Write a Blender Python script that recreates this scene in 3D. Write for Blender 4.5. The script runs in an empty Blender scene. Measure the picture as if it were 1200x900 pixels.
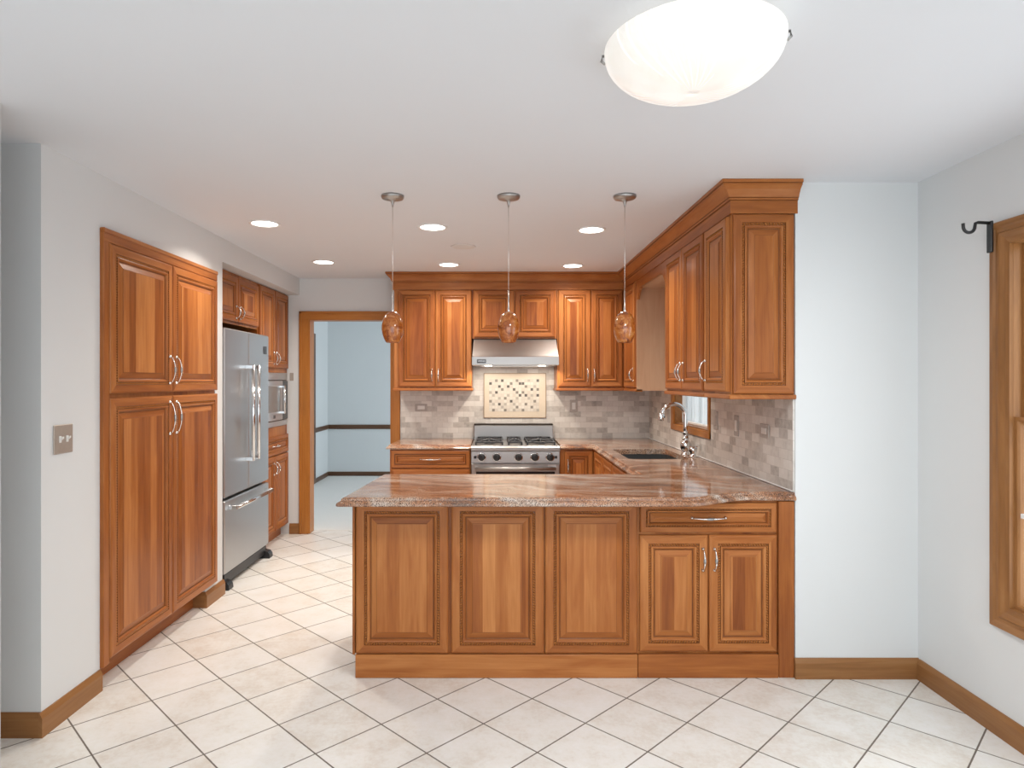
import bpy, bmesh, math, random
from mathutils import Vector, Matrix
PI = math.pi
R = math.radians
random.seed(7)
S = bpy.context.scene
COL = S.collection

# ---------------------------------------------------------------- camera
EYE = 1.464
cam_d = bpy.data.cameras.new('camera')
cam = bpy.data.objects.new('camera', cam_d)
COL.objects.link(cam)
cam.location = (0, 0, EYE)
cam.rotation_euler = (R(90), 0, 0)
cam_d.sensor_width = 36
cam_d.lens = 766 / 1200 * 36
cam_d.shift_x = 20 / 1200
cam_d.shift_y = -4 / 1200
cam_d.clip_start = 0.02
S.camera = cam

# ---------------------------------------------------------------- world, exposure, big lights
W = bpy.data.worlds.new('sky')
S.world = W
W.use_nodes = True
bg = W.node_tree.nodes['Background']
bg.inputs['Color'].default_value = (0.88, 0.95, 1.0, 1)
bg.inputs['Strength'].default_value = 2.8
S.view_settings.view_transform = 'Standard'
S.view_settings.look = 'None'
S.view_settings.exposure = 0.0
S.view_settings.gamma = 1.0
S.view_settings.use_curve_mapping = False
CAN_POWER = 9.3
HOOD_POWER = 11.0

# ---------------------------------------------------------------- mesh helpers
class MB:
    def __init__(self):
        self.v = []; self.f = []; self.m = []; self.s = []
    def add(self, vs, fs, mat=0, smooth=False):
        o = len(self.v)
        self.v += [tuple(p) for p in vs]
        for i, f in enumerate(fs):
            self.f.append(tuple(a + o for a in f))
            self.m.append(mat[i] if isinstance(mat, (list, tuple)) else mat)
            self.s.append(smooth)
        return self
    def box(self, x0, x1, y0, y1, z0, z1, mat=0, bev=0.0):
        x0, x1 = min(x0, x1), max(x0, x1); y0, y1 = min(y0, y1), max(y0, y1); z0, z1 = min(z0, z1), max(z0, z1)
        b = min(bev, (x1-x0)*.45, (y1-y0)*.45, (z1-z0)*.45)
        if b <= 0:
            vs = [(x, y, z) for z in (z0, z1) for y in (y0, y1) for x in (x0, x1)]
            return self.add(vs, [(0,2,3,1), (4,5,7,6), (0,1,5,4), (2,6,7,3), (0,4,6,2), (1,3,7,5)], mat)
        bm = bmesh.new()
        for sx in (0, 1):
            for sy in (0, 1):
                for sz in (0, 1):
                    X = (x0, x1)[sx]; Y = (y0, y1)[sy]; Z = (z0, z1)[sz]
                    dx, dy, dz = (b, -b)[sx], (b, -b)[sy], (b, -b)[sz]
                    bm.verts.new((X, Y+dy, Z+dz)); bm.verts.new((X+dx, Y, Z+dz)); bm.verts.new((X+dx, Y+dy, Z))
        bmesh.ops.convex_hull(bm, input=bm.verts)
        bmesh.ops.dissolve_limit(bm, angle_limit=0.01, verts=bm.verts, edges=bm.edges)
        bm.verts.index_update()
        self.add([v.co for v in bm.verts], [[v.index for v in f.verts] for f in bm.faces], mat)
        bm.free()
        return self
    def prism(self, poly, axis, a, b, mat=0, smooth=False):
        # poly: 2-D outline, extruded along axis ('x','y','z') from a to b
        def P(p, t):
            return {'x': (t, p[0], p[1]), 'y': (p[0], t, p[1]), 'z': (p[0], p[1], t)}[axis]
        n = len(poly)
        vs = [P(p, a) for p in poly] + [P(p, b) for p in poly]
        self.add(vs, [(i, (i+1) % n, n+(i+1) % n, n+i) for i in range(n)], mat, smooth)
        self.add(vs, [tuple(range(n))[::-1], tuple(range(n, 2*n))], mat)
        return self
    def tube(self, pts, rad, n=10, mat=0, caps=True):
        pts = [Vector(p) for p in pts]
        if not isinstance(rad, (list, tuple)): rad = [rad] * len(pts)
        vs = []; up = None
        for i, p in enumerate(pts):
            t = (pts[min(i+1, len(pts)-1)] - pts[max(i-1, 0)]).normalized()
            if up is None:
                up = Vector((0, 0, 1)) if abs(t.z) < .9 else Vector((1, 0, 0))
            a = t.cross(up).normalized(); c = a.cross(t).normalized(); up = c
            for k in range(n):
                q = 2*PI*k/n
                vs.append(p + (a*math.cos(q) + c*math.sin(q)) * rad[i])
        fs = [(i*n+k, i*n+(k+1) % n, (i+1)*n+(k+1) % n, (i+1)*n+k) for i in range(len(pts)-1) for k in range(n)]
        self.add(vs, fs, mat, True)
        if caps:
            L = (len(pts)-1)*n
            self.add(vs, [tuple(range(n))[::-1], tuple(range(L, L+n))], mat)
        return self
    def lathe(self, prof, n=32, c=(0, 0, 0), mat=0, axis='z', smooth=True):
        vs = []
        for r, h in prof:
            for k in range(n):
                q = 2*PI*k/n
                a, b = max(r, 1e-5)*math.cos(q), max(r, 1e-5)*math.sin(q)
                p = {'z': (a, b, h), 'y': (a, h, b), 'x': (h, a, b)}[axis]
                vs.append((c[0]+p[0], c[1]+p[1], c[2]+p[2]))
        fs = [(i*n+k, i*n+(k+1) % n, (i+1)*n+(k+1) % n, (i+1)*n+k) for i in range(len(prof)-1) for k in range(n)]
        return self.add(vs, fs, mat, smooth)
    def build(self, name, mats, parent=None, loc=(0, 0, 0), rot=0.0, fix=True):
        me = bpy.data.meshes.new(name)
        me.from_pydata(self.v, [], self.f)
        if not isinstance(mats, (list, tuple)): mats = [mats]
        for m in mats: me.materials.append(m)
        me.polygons.foreach_set('material_index', self.m)
        me.polygons.foreach_set('use_smooth', self.s)
        if fix:
            bm = bmesh.new(); bm.from_mesh(me)
            bmesh.ops.remove_doubles(bm, verts=bm.verts, dist=1e-6)
            bmesh.ops.recalc_face_normals(bm, faces=bm.faces)
            bm.to_mesh(me); bm.free()
        me.update()
        o = bpy.data.objects.new(name, me)
        COL.objects.link(o)
        o.parent = parent
        o.location = loc
        o.rotation_euler = (0, 0, rot)
        return o

def tag(o, label, cat, group=None, kind=None):
    o['label'] = label; o['category'] = cat
    if group: o['group'] = group
    if kind: o['kind'] = kind
    return o
def thing(name, label, cat, loc=(0, 0, 0), rot=0.0, group=None):
    o = bpy.data.objects.new(name, None); COL.objects.link(o)
    o.empty_display_size = .1
    o.location = loc; o.rotation_euler = (0, 0, rot)
    return tag(o, label, cat, group)
def struct(o, label=None):
    o['kind'] = 'structure'
    if label: o['label'] = label; o['category'] = o.name.split('_')[0]
    return o
def copy_tree(o, parent=None):
    c = o.copy(); COL.objects.link(c); c.parent = parent
    for ch in list(o.children): copy_tree(ch, c)
    return c

# ---------------------------------------------------------------- material helpers
class NT:
    def __init__(self, name):
        self.mat = bpy.data.materials.new(name); self.mat.use_nodes = True
        self.t = self.mat.node_tree; self.n = self.t.nodes
        self.b = self.n['Principled BSDF']
    def new(self, typ, **kw):
        nd = self.n.new(typ)
        for k, v in kw.items(): setattr(nd, k, v)
        return nd
    def link(self, a, b): self.t.links.new(a, b)
    def val(self, sock, v):
        if hasattr(v, 'is_linked') or isinstance(v, bpy.types.NodeSocket): self.link(v, sock)
        else: sock.default_value = v
    def math(self, op, a, b=0.0, c=0.0):
        nd = self.new('ShaderNodeMath', operation=op)
        for s, v in zip(nd.inputs, (a, b, c)): self.val(s, v)
        return nd.outputs[0]
    def comb(self, x, y, z):
        nd = self.new('ShaderNodeCombineXYZ')
        for s, v in zip(nd.inputs, (x, y, z)): self.val(s, v)
        return nd.outputs[0]
    def pos(self, rnd=False):
        tc = self.new('ShaderNodeTexCoord').outputs['Object']
        if rnd:
            oi = self.new('ShaderNodeObjectInfo').outputs['Random']
            r2 = self.math('MULTIPLY', oi, 37.0)
            add = self.new('ShaderNodeVectorMath', operation='ADD')
            self.link(tc, add.inputs[0]); self.link(self.comb(r2, self.math('MULTIPLY', oi, 11.0), self.math('MULTIPLY', oi, 23.0)), add.inputs[1])
            tc = add.outputs[0]
        sp = self.new('ShaderNodeSeparateXYZ'); self.link(tc, sp.inputs[0])
        return tc, sp.outputs[0], sp.outputs[1], sp.outputs[2]
    def noise(self, vec, scale, detail=4.0, rough=.55, dist=0.0):
        nd = self.new('ShaderNodeTexNoise')
        self.link(vec, nd.inputs['Vector'])
        nd.inputs['Scale'].default_value = scale; nd.inputs['Detail'].default_value = detail
        nd.inputs['Roughness'].default_value = rough; nd.inputs['Distortion'].default_value = dist
        return nd.outputs['Fac']
    def ramp(self, fac, stops):
        nd = self.new('ShaderNodeValToRGB'); self.link(fac, nd.inputs[0])
        e = nd.color_ramp.elements
        while len(e) < len(stops): e.new(.5)
        for el, (p, c) in zip(e, stops): el.position = p; el.color = (*c, 1) if len(c) == 3 else c
        return nd.outputs[0]
    def mix(self, fac, a, b, mode='MIX'):
        nd = self.new('ShaderNodeMix', data_type='RGBA', blend_type=mode)
        self.val(nd.inputs[0], fac)
        for s, v in ((nd.inputs[6], a), (nd.inputs[7], b)):
            if isinstance(v, tuple): s.default_value = (*v, 1) if len(v) == 3 else v
            else: self.link(v, s)
        return nd.outputs[2]
    def bump(self, h, strength=.2, dist=.002):
        nd = self.new('ShaderNodeBump'); nd.inputs['Strength'].default_value = strength
        nd.inputs['Distance'].default_value = dist
        self.link(h, nd.inputs['Height']); self.link(nd.outputs[0], self.b.inputs['Normal'])
    def set(self, **kw):
        for k, v in kw.items(): self.val(self.b.inputs[k.replace('_', ' ')], v)
        return self.mat

def plain(name, col, rough=.5, metal=0.0, var=.06, scale=30.0, **kw):
    t = NT(name)
    p, x, y, z = t.pos()
    n = t.noise(p, scale, 3)
    c = t.mix(n, tuple(a*(1-var) for a in col), tuple(min(1, a*(1+var)) for a in col))
    return t.set(Base_Color=c, Roughness=rough, Metallic=metal, **kw)

def wood(name, grain='z', dark=(.205, .055, .014), mid=(.36, .118, .029), light=(.54, .222, .070), rough=.33, stave=.07, stave_amt=.34, tint=1.0):
    t = NT(name)
    p, x, y, z = t.pos(True)
    if grain == 'z': along, across = z, t.math('ADD', x, y)
    elif grain == 'x': along, across = x, t.math('ADD', z, y)
    else: along, across = y, t.math('ADD', z, x)
    vec = t.comb(t.math('MULTIPLY', across, 1.0), t.math('MULTIPLY', along, .07), 0.0)
    wob = t.noise(vec, 9.0, 3, .5)
    fine = t.noise(t.comb(across, t.math('MULTIPLY', along, .035), 0.0), 95.0, 4, .65)
    figure = t.noise(t.comb(t.math('ADD', across, t.math('MULTIPLY', wob, .05)), t.math('MULTIPLY', along, .10), 3.0), 22.0, 3, .55, .8)
    st = t.math('FLOOR', t.math('DIVIDE', across, stave))
    wn = t.new('ShaderNodeTexWhiteNoise', noise_dimensions='1D'); t.link(st, wn.inputs['W'])
    f = t.math('ADD', t.math('MULTIPLY', fine, .28), t.math('MULTIPLY', figure, .5))
    f = t.math('ADD', f, t.math('MULTIPLY', t.math('SUBTRACT', wn.outputs['Value'], .5), stave_amt))
    f = t.math('ADD', f, t.math('MULTIPLY', wob, .2))
    tt = lambda c: tuple(a*tint for a in c)
    c = t.ramp(f, [(.22, tt(dark)), (.48, tt(mid)), (.78, tt(light))])
    t.bump(fine, .06, .001)
    return t.set(Base_Color=c, Roughness=rough, Specular_IOR_Level=.22, Coat_Weight=.06, Coat_Roughness=.15)

M = {}
M['wood_v'] = wood('cherry_vertical', 'z', stave=.16, stave_amt=.28)
M['wood_h'] = wood('cherry_horizontal', 'x', stave=.16, stave_amt=.18)
M['wood_d'] = wood('cherry_depth', 'y', stave=.16, stave_amt=.18)
M['panel_v'] = wood('cherry_staved_panel', 'z', stave=.062, stave_amt=.42)
M['panel_h'] = wood('cherry_staved_drawer', 'x', stave=.062, stave_amt=.3)
M['glaze'] = wood('glazed_groove', 'z', dark=(.14, .044, .013), mid=(.20, .066, .018), light=(.26, .095, .027), stave_amt=.1)
M['rope'] = wood('glazed_rope', 'z', dark=(.30, .10, .026), mid=(.42, .155, .042), light=(.52, .22, .065), stave_amt=.1)
M['pale_side'] = wood('pale_veneer', 'z', dark=(.52, .29, .165), mid=(.60, .35, .21), light=(.66, .41, .26), stave=.5, stave_amt=.05, rough=.4)
M['trim_v'] = wood('stained_trim_vertical', 'z', dark=(.30, .11, .024), mid=(.43, .165, .036), light=(.52, .22, .055), stave=.4, stave_amt=.1)
M['trim_h'] = wood('stained_trim_horizontal', 'x', dark=(.30, .11, .024), mid=(.43, .165, .036), light=(.52, .22, .055), stave=.4, stave_amt=.1)
bd = dict(dark=(.17, .072, .024), mid=(.29, .132, .047), light=(.39, .20, .08), stave=.4, stave_amt=.1)
M['base_x'] = wood('oak_base_x', 'x', **bd)
M['base_y'] = wood('oak_base_y', 'y', **bd)
wd = dict(dark=(.16, .065, .021), mid=(.30, .135, .046), light=(.42, .21, .085), stave=.4, stave_amt=.12)
M['win_z'] = wood('oak_window_z', 'z', **wd)
M['win_y'] = wood('oak_window_y', 'y', **wd)
fr = dict(dark=(.075, .038, .02), mid=(.12, .062, .033), light=(.17, .09, .05), stave=.4, stave_amt=.1)
M['rail_x'] = wood('dark_rail_x', 'x', **fr); M['rail_y'] = wood('dark_rail_y', 'y', **fr); M['rail_z'] = wood('dark_rail_z', 'z', **fr)

M['paint'] = plain('warm_grey_paint', (.715, .728, .73), .6, var=.012, scale=3)
M['paint_ceiling'] = plain('ceiling_paint', (.77, .79, .825), .8, var=.01, scale=3)
M['paint_blue'] = plain('pale_blue_paint', (.68, .72, .73), .6, var=.012, scale=3)
M['carpet'] = plain('grey_carpet', (.80, .79, .76), .95, var=.08, scale=140)
M['white'] = plain('white_enamel', (.85, .85, .84), .4, var=.02)
M['white_plastic'] = plain('white_plastic', (.80, .79, .76), .35, var=.02)
M['tan_plate'] = plain('tan_metal_plate', (.42, .36, .31), .4, .3, var=.08, scale=90)
M['stone_plate'] = plain('stone_plate', (.47, .43, .40), .5, var=.2, scale=60)
M['pewter'] = plain('pewter', (.40, .40, .40), .35, 1.0, var=.12, scale=120)
M['silver'] = plain('polished_silver', (.80, .77, .74), .2, 1.0, var=.05, scale=90)
M['nickel'] = plain('brushed_nickel', (.42, .41, .40), .38, 1.0, var=.06, scale=90)
M['chrome'] = plain('chrome', (.74, .75, .76), .12, 1.0, var=.03)
M['black'] = plain('black_enamel', (.016, .016, .018), .35, var=.1)
M['black_iron'] = plain('cast_iron', (.03, .032, .038), .45, .2, var=.2, scale=120)
M['black_glass'] = plain('dark_glass', (.02, .022, .025), .06, var=.05)
M['sink_black'] = plain('black_composite', (.035, .038, .04), .45, var=.3, scale=250)
M['dark_gap'] = plain('dark_gap', (.03, .022, .018), .8, var=.1)
M['letter'] = plain('badge_letter', (.6, .6, .6), .3, .8)
M['badge'] = plain('badge_plate', (.05, .05, .055), .35, .3)

def steel(name, axis, col=(.41, .395, .385), rough=.38):
    t = NT(name)
    p, x, y, z = t.pos()
    k = [x, y, z]
    sc = [t.math('MULTIPLY', c, (2.0 if i == axis else 260.0)) for i, c in enumerate(k)]
    n = t.noise(t.comb(*sc), 1.0, 2)
    c = t.mix(n, tuple(a*.94 for a in col), tuple(a*1.05 for a in col))
    r = t.math('ADD', t.math('MULTIPLY', n, .1), rough-.05)
    t.bump(n, .03, .0005)
    return t.set(Base_Color=c, Metallic=1.0, Roughness=r)
M['steel_x'] = steel('brushed_steel_x', 0)
M['steel_z'] = steel('brushed_steel_z', 2, (.54, .545, .55), .36)
M['steel_y'] = steel('brushed_steel_y', 1, (.60, .60, .60), .3)

def glass_mat():
    t = NT('window_glass')
    p, x, y, z = t.pos()
    n = t.noise(p, 2.0, 1)
    tr = t.new('ShaderNodeBsdfTransparent'); gl = t.new('ShaderNodeBsdfGlossy'); gl.inputs['Roughness'].default_value = .03
    mx = t.new('ShaderNodeMixShader')
    t.link(t.math('ADD', .05, t.math('MULTIPLY', n, .02)), mx.inputs[0])
    t.link(tr.outputs[0], mx.inputs[1]); t.link(gl.outputs[0], mx.inputs[2])
    t.link(mx.outputs[0], t.n['Material Output'].inputs[0])
    return t.mat
M['glass'] = glass_mat()

def granite():
    t = NT('granite')
    p, x, y, z = t.pos()
    warp = t.noise(p, 1.7, 3, .5)
    u = t.math('ADD', t.math('MULTIPLY', x, 1.1), t.math('MULTIPLY', y, .55))
    v = t.math('ADD', t.math('MULTIPLY', y, 5.0), t.math('ADD', t.math('MULTIPLY', x, 1.3), t.math('MULTIPLY', warp, 3.2)))
    vec = t.comb(u, v, t.math('MULTIPLY', z, 5.0))
    big = t.noise(vec, 1.5, 5, .62, .5)
    base = t.ramp(big, [(.34, (.20, .14, .11)), (.42, (.38, .17, .085)), (.49, (.54, .29, .17)), (.55, (.56, .38, .27)), (.64, (.70, .60, .52))])
    sp = t.noise(p, 210.0, 3, .75)
    c = t.mix(t.ramp(sp, [(.43, (1, 1, 1)), (.53, (0, 0, 0))]), base, (.075, .045, .035))
    sp2 = t.noise(p, 60.0, 3, .7)
    c = t.mix(t.ramp(sp2, [(.60, (0, 0, 0)), (.72, (.7, .7, .7))]), c, (.70, .60, .52))
    vein = t.noise(vec, 3.2, 4, .6, 1.0)
    c = t.mix(t.ramp(vein, [(.30, (.75, .75, .75)), (.40, (0, 0, 0))]), c, (.22, .13, .10))
    return t.set(Base_Color=c, Roughness=.10, Coat_Weight=.08, Coat_Roughness=.03)
M['granite'] = granite()

def floor_tile():
    t = NT('diagonal_floor_tile')
    p, x, y, z = t.pos()
    r2 = 2**-.5
    A, B = .440*r2, .4311*r2
    u = t.math('MULTIPLY', t.math('SUBTRACT', t.math('ADD', x, y), 2.300-.440*12), r2)
    v = t.math('MULTIPLY', t.math('SUBTRACT', t.math('SUBTRACT', x, y), -4.562-.4311*24), r2)
    ui = t.math('DIVIDE', u, A); vi = t.math('DIVIDE', v, B)
    def edge(a):
        f = t.math('FRACT', a)
        return t.math('MINIMUM', f, t.math('SUBTRACT', 1.0, f))
    d = t.math('MINIMUM', t.math('MULTIPLY', edge(ui), A), t.math('MULTIPLY', edge(vi), B))
    wig = t.math('MULTIPLY', t.math('SUBTRACT', t.noise(p, 70.0, 2), .5), .0016)
    d = t.math('ADD', d, wig)
    gr = t.new('ShaderNodeMapRange'); t.link(d, gr.inputs[0])
    gr.inputs[1].default_value = .0022; gr.inputs[2].default_value = .0042; gr.inputs[3].default_value = 1; gr.inputs[4].default_value = 0
    wn = t.new('ShaderNodeTexWhiteNoise', noise_dimensions='2D')
    t.link(t.comb(t.math('FLOOR', ui), t.math('FLOOR', vi), 0.0), wn.inputs['Vector'])
    mott = t.noise(p, 7.0, 6, .65)
    fine = t.noise(p, 45.0, 4, .7)
    f = t.math('ADD', t.math('MULTIPLY', mott, .6), t.math('ADD', t.math('MULTIPLY', fine, .35), t.math('MULTIPLY', t.math('SUBTRACT', wn.outputs['Value'], .5), .16)))
    c = t.ramp(f, [(.32, (.74, .69, .62)), (.47, (.845, .83, .785)), (.62, (.89, .885, .865))])
    c = t.mix(gr.outputs[0], c, (.15, .125, .10))
    t.bump(gr.outputs[0], -.4, .003)
    return t.set(Base_Color=c, Roughness=t.math('ADD', .3, t.math('MULTIPLY', gr.outputs[0], .5)))
M['floor'] = floor_tile()

def splash():
    t = NT('tumbled_stone_tile')
    p, x, y, z = t.pos()
    br = t.new('ShaderNodeTexBrick'); br.offset = .5; br.squash = 1.0
    t.link(t.comb(t.math('ADD', t.math('SUBTRACT', x, y), 20.0), t.math('SUBTRACT', z, .914), 0.0), br.inputs['Vector'])
    br.inputs['Scale'].default_value = 1.0
    br.inputs['Brick Width'].default_value = .1016; br.inputs['Row Height'].default_value = .0508
    br.inputs['Mortar Size'].default_value = .0018; br.inputs['Mortar Smooth'].default_value = .4
    br.inputs['Color1'].default_value = (0, 0, 0, 1); br.inputs['Color2'].default_value = (1, 1, 1, 1); br.inputs['Mortar'].default_value = (.5, .5, .5, 1)
    n = t.noise(p, 28.0, 5, .7)
    n2 = t.noise(p, 5.0, 2)
    g = t.new('ShaderNodeRGBToBW'); t.link(br.outputs['Color'], g.inputs[0])
    f = t.math('ADD', t.math('MULTIPLY', g.outputs[0], .46), t.math('ADD', t.math('MULTIPLY', n, .46), t.math('MULTIPLY', n2, .18)))
    c = t.ramp(f, [(.20, (.30, .28, .26)), (.36, (.52, .49, .455)), (.55, (.68, .65, .61)), (.85, (.80, .775, .735))])
    c = t.mix(t.math('MULTIPLY', br.outputs['Fac'], .7), c, (.56, .53, .49))
    t.bump(br.outputs['Fac'], -.3, .002)
    return t.set(Base_Color=c, Roughness=.5)
M['splash'] = splash()

def mosaic_bg():
    t = NT('cream_mosaic')
    p, x, y, z = t.pos()
    br = t.new('ShaderNodeTexBrick'); br.offset = 0.0
    t.link(t.comb(t.math('ADD', x, .0561+.281), t.math('SUBTRACT', z, 1.169-.0281*4), 0.0), br.inputs['Vector'])
    br.inputs['Scale'].default_value = 1.0; br.inputs['Brick Width'].default_value = .0281; br.inputs['Row Height'].default_value = .0281
    br.inputs['Mortar Size'].default_value = .0015
    br.inputs['Color1'].default_value = (.62, .56, .48, 1); br.inputs['Color2'].default_value = (.74, .69, .61, 1); br.inputs['Mortar'].default_value = (.6, .55, .48, 1)
    return t.set(Base_Color=br.outputs['Color'], Roughness=.4)
M['mosaic'] = mosaic_bg()
M['cream'] = plain('cream_border', (.72, .62, .49), .4, var=.05, scale=40)
M['pencil'] = plain('tan_pencil_edge', (.42, .31, .22), .4, var=.1, scale=60)
M['mt_dark'] = plain('mosaic_dark', (.10, .085, .07), .3, var=.3, scale=80)
M['mt_mid'] = plain('mosaic_mid', (.24, .21, .17), .3, var=.3, scale=80)
M['mt_pale'] = plain('mosaic_pale', (.45, .41, .35), .3, var=.2, scale=80)

def shade_glass():
    t = NT('amber_art_glass')
    p, x, y, z = t.pos(True)
    n = t.noise(p, 26.0, 5, .7, 1.2)
    c = t.ramp(n, [(.32, (.12, .026, .008)), (.46, (.34, .085, .015)), (.57, (.48, .16, .032)), (.68, (.55, .28, .11)), (.80, (.75, .6, .45))])
    t.link(c, t.b.inputs['Emission Color']); t.b.inputs['Emission Strength'].default_value = .03
    return t.set(Base_Color=c, Roughness=.12, Coat_Weight=.5, Coat_Roughness=.05)
M['amber'] = shade_glass()

def emis(name, col, s):
    t = NT(name)
    p, x, y, z = t.pos()
    n = t.noise(p, 8.0, 1)
    c = t.mix(n, tuple(a*.98 for a in col), col)
    t.link(c, t.b.inputs['Emission Color'])
    t.b.inputs['Emission Strength'].default_value = s
    return t.set(Base_Color=(.8, .8, .8, 1), Roughness=.5)
M['lamp'] = emis('lit_lens', (1, .97, .93), 9.0)
M['hood_lamp'] = emis('lit_halogen', (1, .90, .76), 12.0)

def bowl():
    t = NT('lit_frosted_bowl')
    p, x, y, z = t.pos()
    ang = t.math('ARCTAN2', y, x)
    rad = t.math('SQRT', t.math('ADD', t.math('MULTIPLY', x, x), t.math('MULTIPLY', y, y)))
    sw = t.math('SINE', t.math('ADD', t.math('MULTIPLY', ang, 40.0), t.math('MULTIPLY', rad, 22.0)))
    line = t.math('GREATER_THAN', sw, .86)
    fan = t.math('GREATER_THAN', t.math('SINE', t.math('ADD', t.math('MULTIPLY', ang, 3.0), t.math('MULTIPLY', rad, 9.0))), -.2)
    k = t.math('MULTIPLY', line, fan)
    n = t.noise(p, 6.0, 2)
    c = t.mix(n, (1.0, .93, .84), (1.0, .985, .96))
    c = t.mix(k, c, (1.0, 1.0, 1.0))
    t.link(c, t.b.inputs['Emission Color'])
    st = t.math('ADD', .36, t.math('ADD', t.math('MULTIPLY', n, .30), t.math('MULTIPLY', k, .16)))
    t.link(st, t.b.inputs['Emission Strength'])
    return t.set(Base_Color=(.62, .60, .56, 1), Roughness=.25)
M['bowl'] = bowl()

# ---------------------------------------------------------------- main dimensions
H = 2.44
XL, XK, XR = -1.868, 1.479, 2.083        # left wall, kitchen right wall, breakfast right wall
YP, YB, YF = 3.218, 6.248, 10.03         # peninsula face, back wall, far room wall
XT = -1.966                              # front of the fridge side cabinets

# ---------------------------------------------------------------- structure
struct(MB().box(-5.5, 2.3, -1.9, 6.37, -.10, 0).build('floor', M['floor']))
struct(MB().box(-2.8, 2.0, 6.37, 10.2, -.10, .004).build('floor_carpet', M['carpet']))
struct(MB().box(-5.5, 2.3, -1.9, 6.37, H, H+.1).build('ceiling', M['paint_ceiling']))
struct(MB().box(-2.8, 2.0, 6.37, 10.2, H, H+.1).build('ceiling_far_room', M['paint_ceiling']))
struct(MB().box(-5.5, XL, 2.69, 2.81, 0, H).build('wall_front_left', M['paint']))
w = MB()
w.box(XL-.12, XL, 2.81, 3.09, 0, H)
w.box(XL-.12, XL, 3.09, 4.36, 2.187, H); w.box(XL-.12, XL, 4.22, 4.36, 0, .114)
w.box(XL-.12, XL, 4.36, 4.48, 0, H)
w.box(-2.62, XL-.12, 4.38, 4.48, 0, H)
struct(w.build('wall_left', M['paint']))
w = MB(); w.box(-1.86, -1.74, -1.9, 2.3, 0, H); w.box(-5.5, -1.86, 2.18, 2.3, 0, H)  # added unseen walls that keep light off the front left wall
struct(w.build('wall_left_near', M['paint']))
struct(MB().box(-5.62, -5.5, 2.18, 2.81, 0, H).build('wall_added_hall_block', M['paint']))  # added out of view, stops light coming in from the left
struct(MB().box(-2.74, -2.62, 4.38, YB, 0, H).build('wall_alcove', M['paint']))
struct(MB().box(-2.62, XL, 4.48, YB, 2.28, H).build('ceiling_soffit', M['paint']))
w = MB()
w.box(-2.74, -1.778, YB, 6.37, 0, H)
w.box(-1.778, -.987, YB, 6.37, 2.051, H)
w.box(-.987, XK+.12, YB, 6.37, 0, H)
struct(w.build('wall_back', M['paint']))
WY0, WY1, WZ0, WZ1 = 4.50, 5.37, 1.11, 1.98     # opening of the window over the sink
w = MB()
w.box(XK, XK+.12, YP+.11, WY0, 0, H)
w.box(XK, XK+.12, WY1, YB, 0, H)
w.box(XK, XK+.12, WY0, WY1, 0, WZ0)
w.box(XK, XK+.12, WY0, WY1, WZ1, H)
struct(w.build('wall_kitchen_right', M['paint']))
struct(MB().box(XK, XR+.12, YP, YP+.11, 0, H).build('wall_front_right', M['paint']))
VY0, VY1, VZ0, VZ1 = 1.25, 2.636, .540, 2.025       # opening of the breakfast window
w = MB()
w.box(XR, XR+.12, -1.9, VY0, 0, H)
w.box(XR, XR+.12, VY1, YP, 0, H)
w.box(XR, XR+.12, VY0, VY1, 0, VZ0)
w.box(XR, XR+.12, VY0, VY1, VZ1, H)
struct(w.build('wall_right', M['paint']))
# far room
struct(MB().box(-2.8, 2.0, YF, YF+.12, 0, H).build('wall_far', M['paint_blue']))
struct(MB().box(-2.685, -2.565, 6.37, YF, 0, H).build('wall_far_left', M['paint_blue']))
struct(MB().box(-2.565, 2.0, YF-.018, YF, .004, .068, bev=.004).build('baseboard_far', M['rail_x']))
struct(MB().box(-2.565, -2.547, 9.27, YF-.018, .004, .068, bev=.004).build('baseboard_far_left', M['rail_y']))
struct(MB().box(-2.565, 2.0, YF-.024, YF, .722, .788, bev=.008).build('trim_chair_rail_far', M['rail_x']))
struct(MB().box(-2.565, -2.541, 9.27, YF-.024, .722, .788, bev=.008).build('trim_chair_rail_left', M['rail_y']))
struct(MB().box(-2.565, -2.54, 9.15, 9.27, .004, 2.13, bev=.006).build('trim_far_casing', M['rail_z']))
# baseboards
def base_prof(t=.016, h=.10):
    return [(0, 0), (t, 0), (t, h-.022), (t*.6, h-.008), (t*.35, h), (0, h)]
def baseboard(name, p0, p1, out, mat):
    # straight run from p0 to p1 (x,y), profile pushed towards out
    mb = MB(); vs = []
    pr = base_prof()
    for (px, py) in (p0, p1):
        for a, z in pr: vs.append((px+out[0]*a, py+out[1]*a, z))
    n = len(pr)
    mb.add(vs, [(i, (i+1) % n, n+(i+1) % n, n+i) for i in range(n)] + [tuple(range(n)), tuple(range(n, 2*n))])
    return struct(mb.build(name, mat))
baseboard('baseboard_left', (XL, 2.674), (XL, 3.087), (1, 0), M['base_y'])
baseboard('baseboard_front_left', (-5.4, 2.69), (XL, 2.69), (0, -1), M['base_x'])
baseboard('baseboard_left_end', (XL, 4.2035), (XL, 4.49), (1, 0), M['base_y'])
baseboard('baseboard_left_return', (XL-.10, 4.22), (XL+.001, 4.22), (0, -1), M['base_x'])
baseboard('baseboard_front_right', (XK-.006, YP), (XR, YP), (0, -1), M['base_x'])
baseboard('baseboard_right', (XR, -1.85), (XR, YP-.016), (-1, 0), M['base_y'])
baseboard('baseboard_back', (-1.962, YB), (-1.871, YB), (0, -1), M['base_x'])
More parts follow.
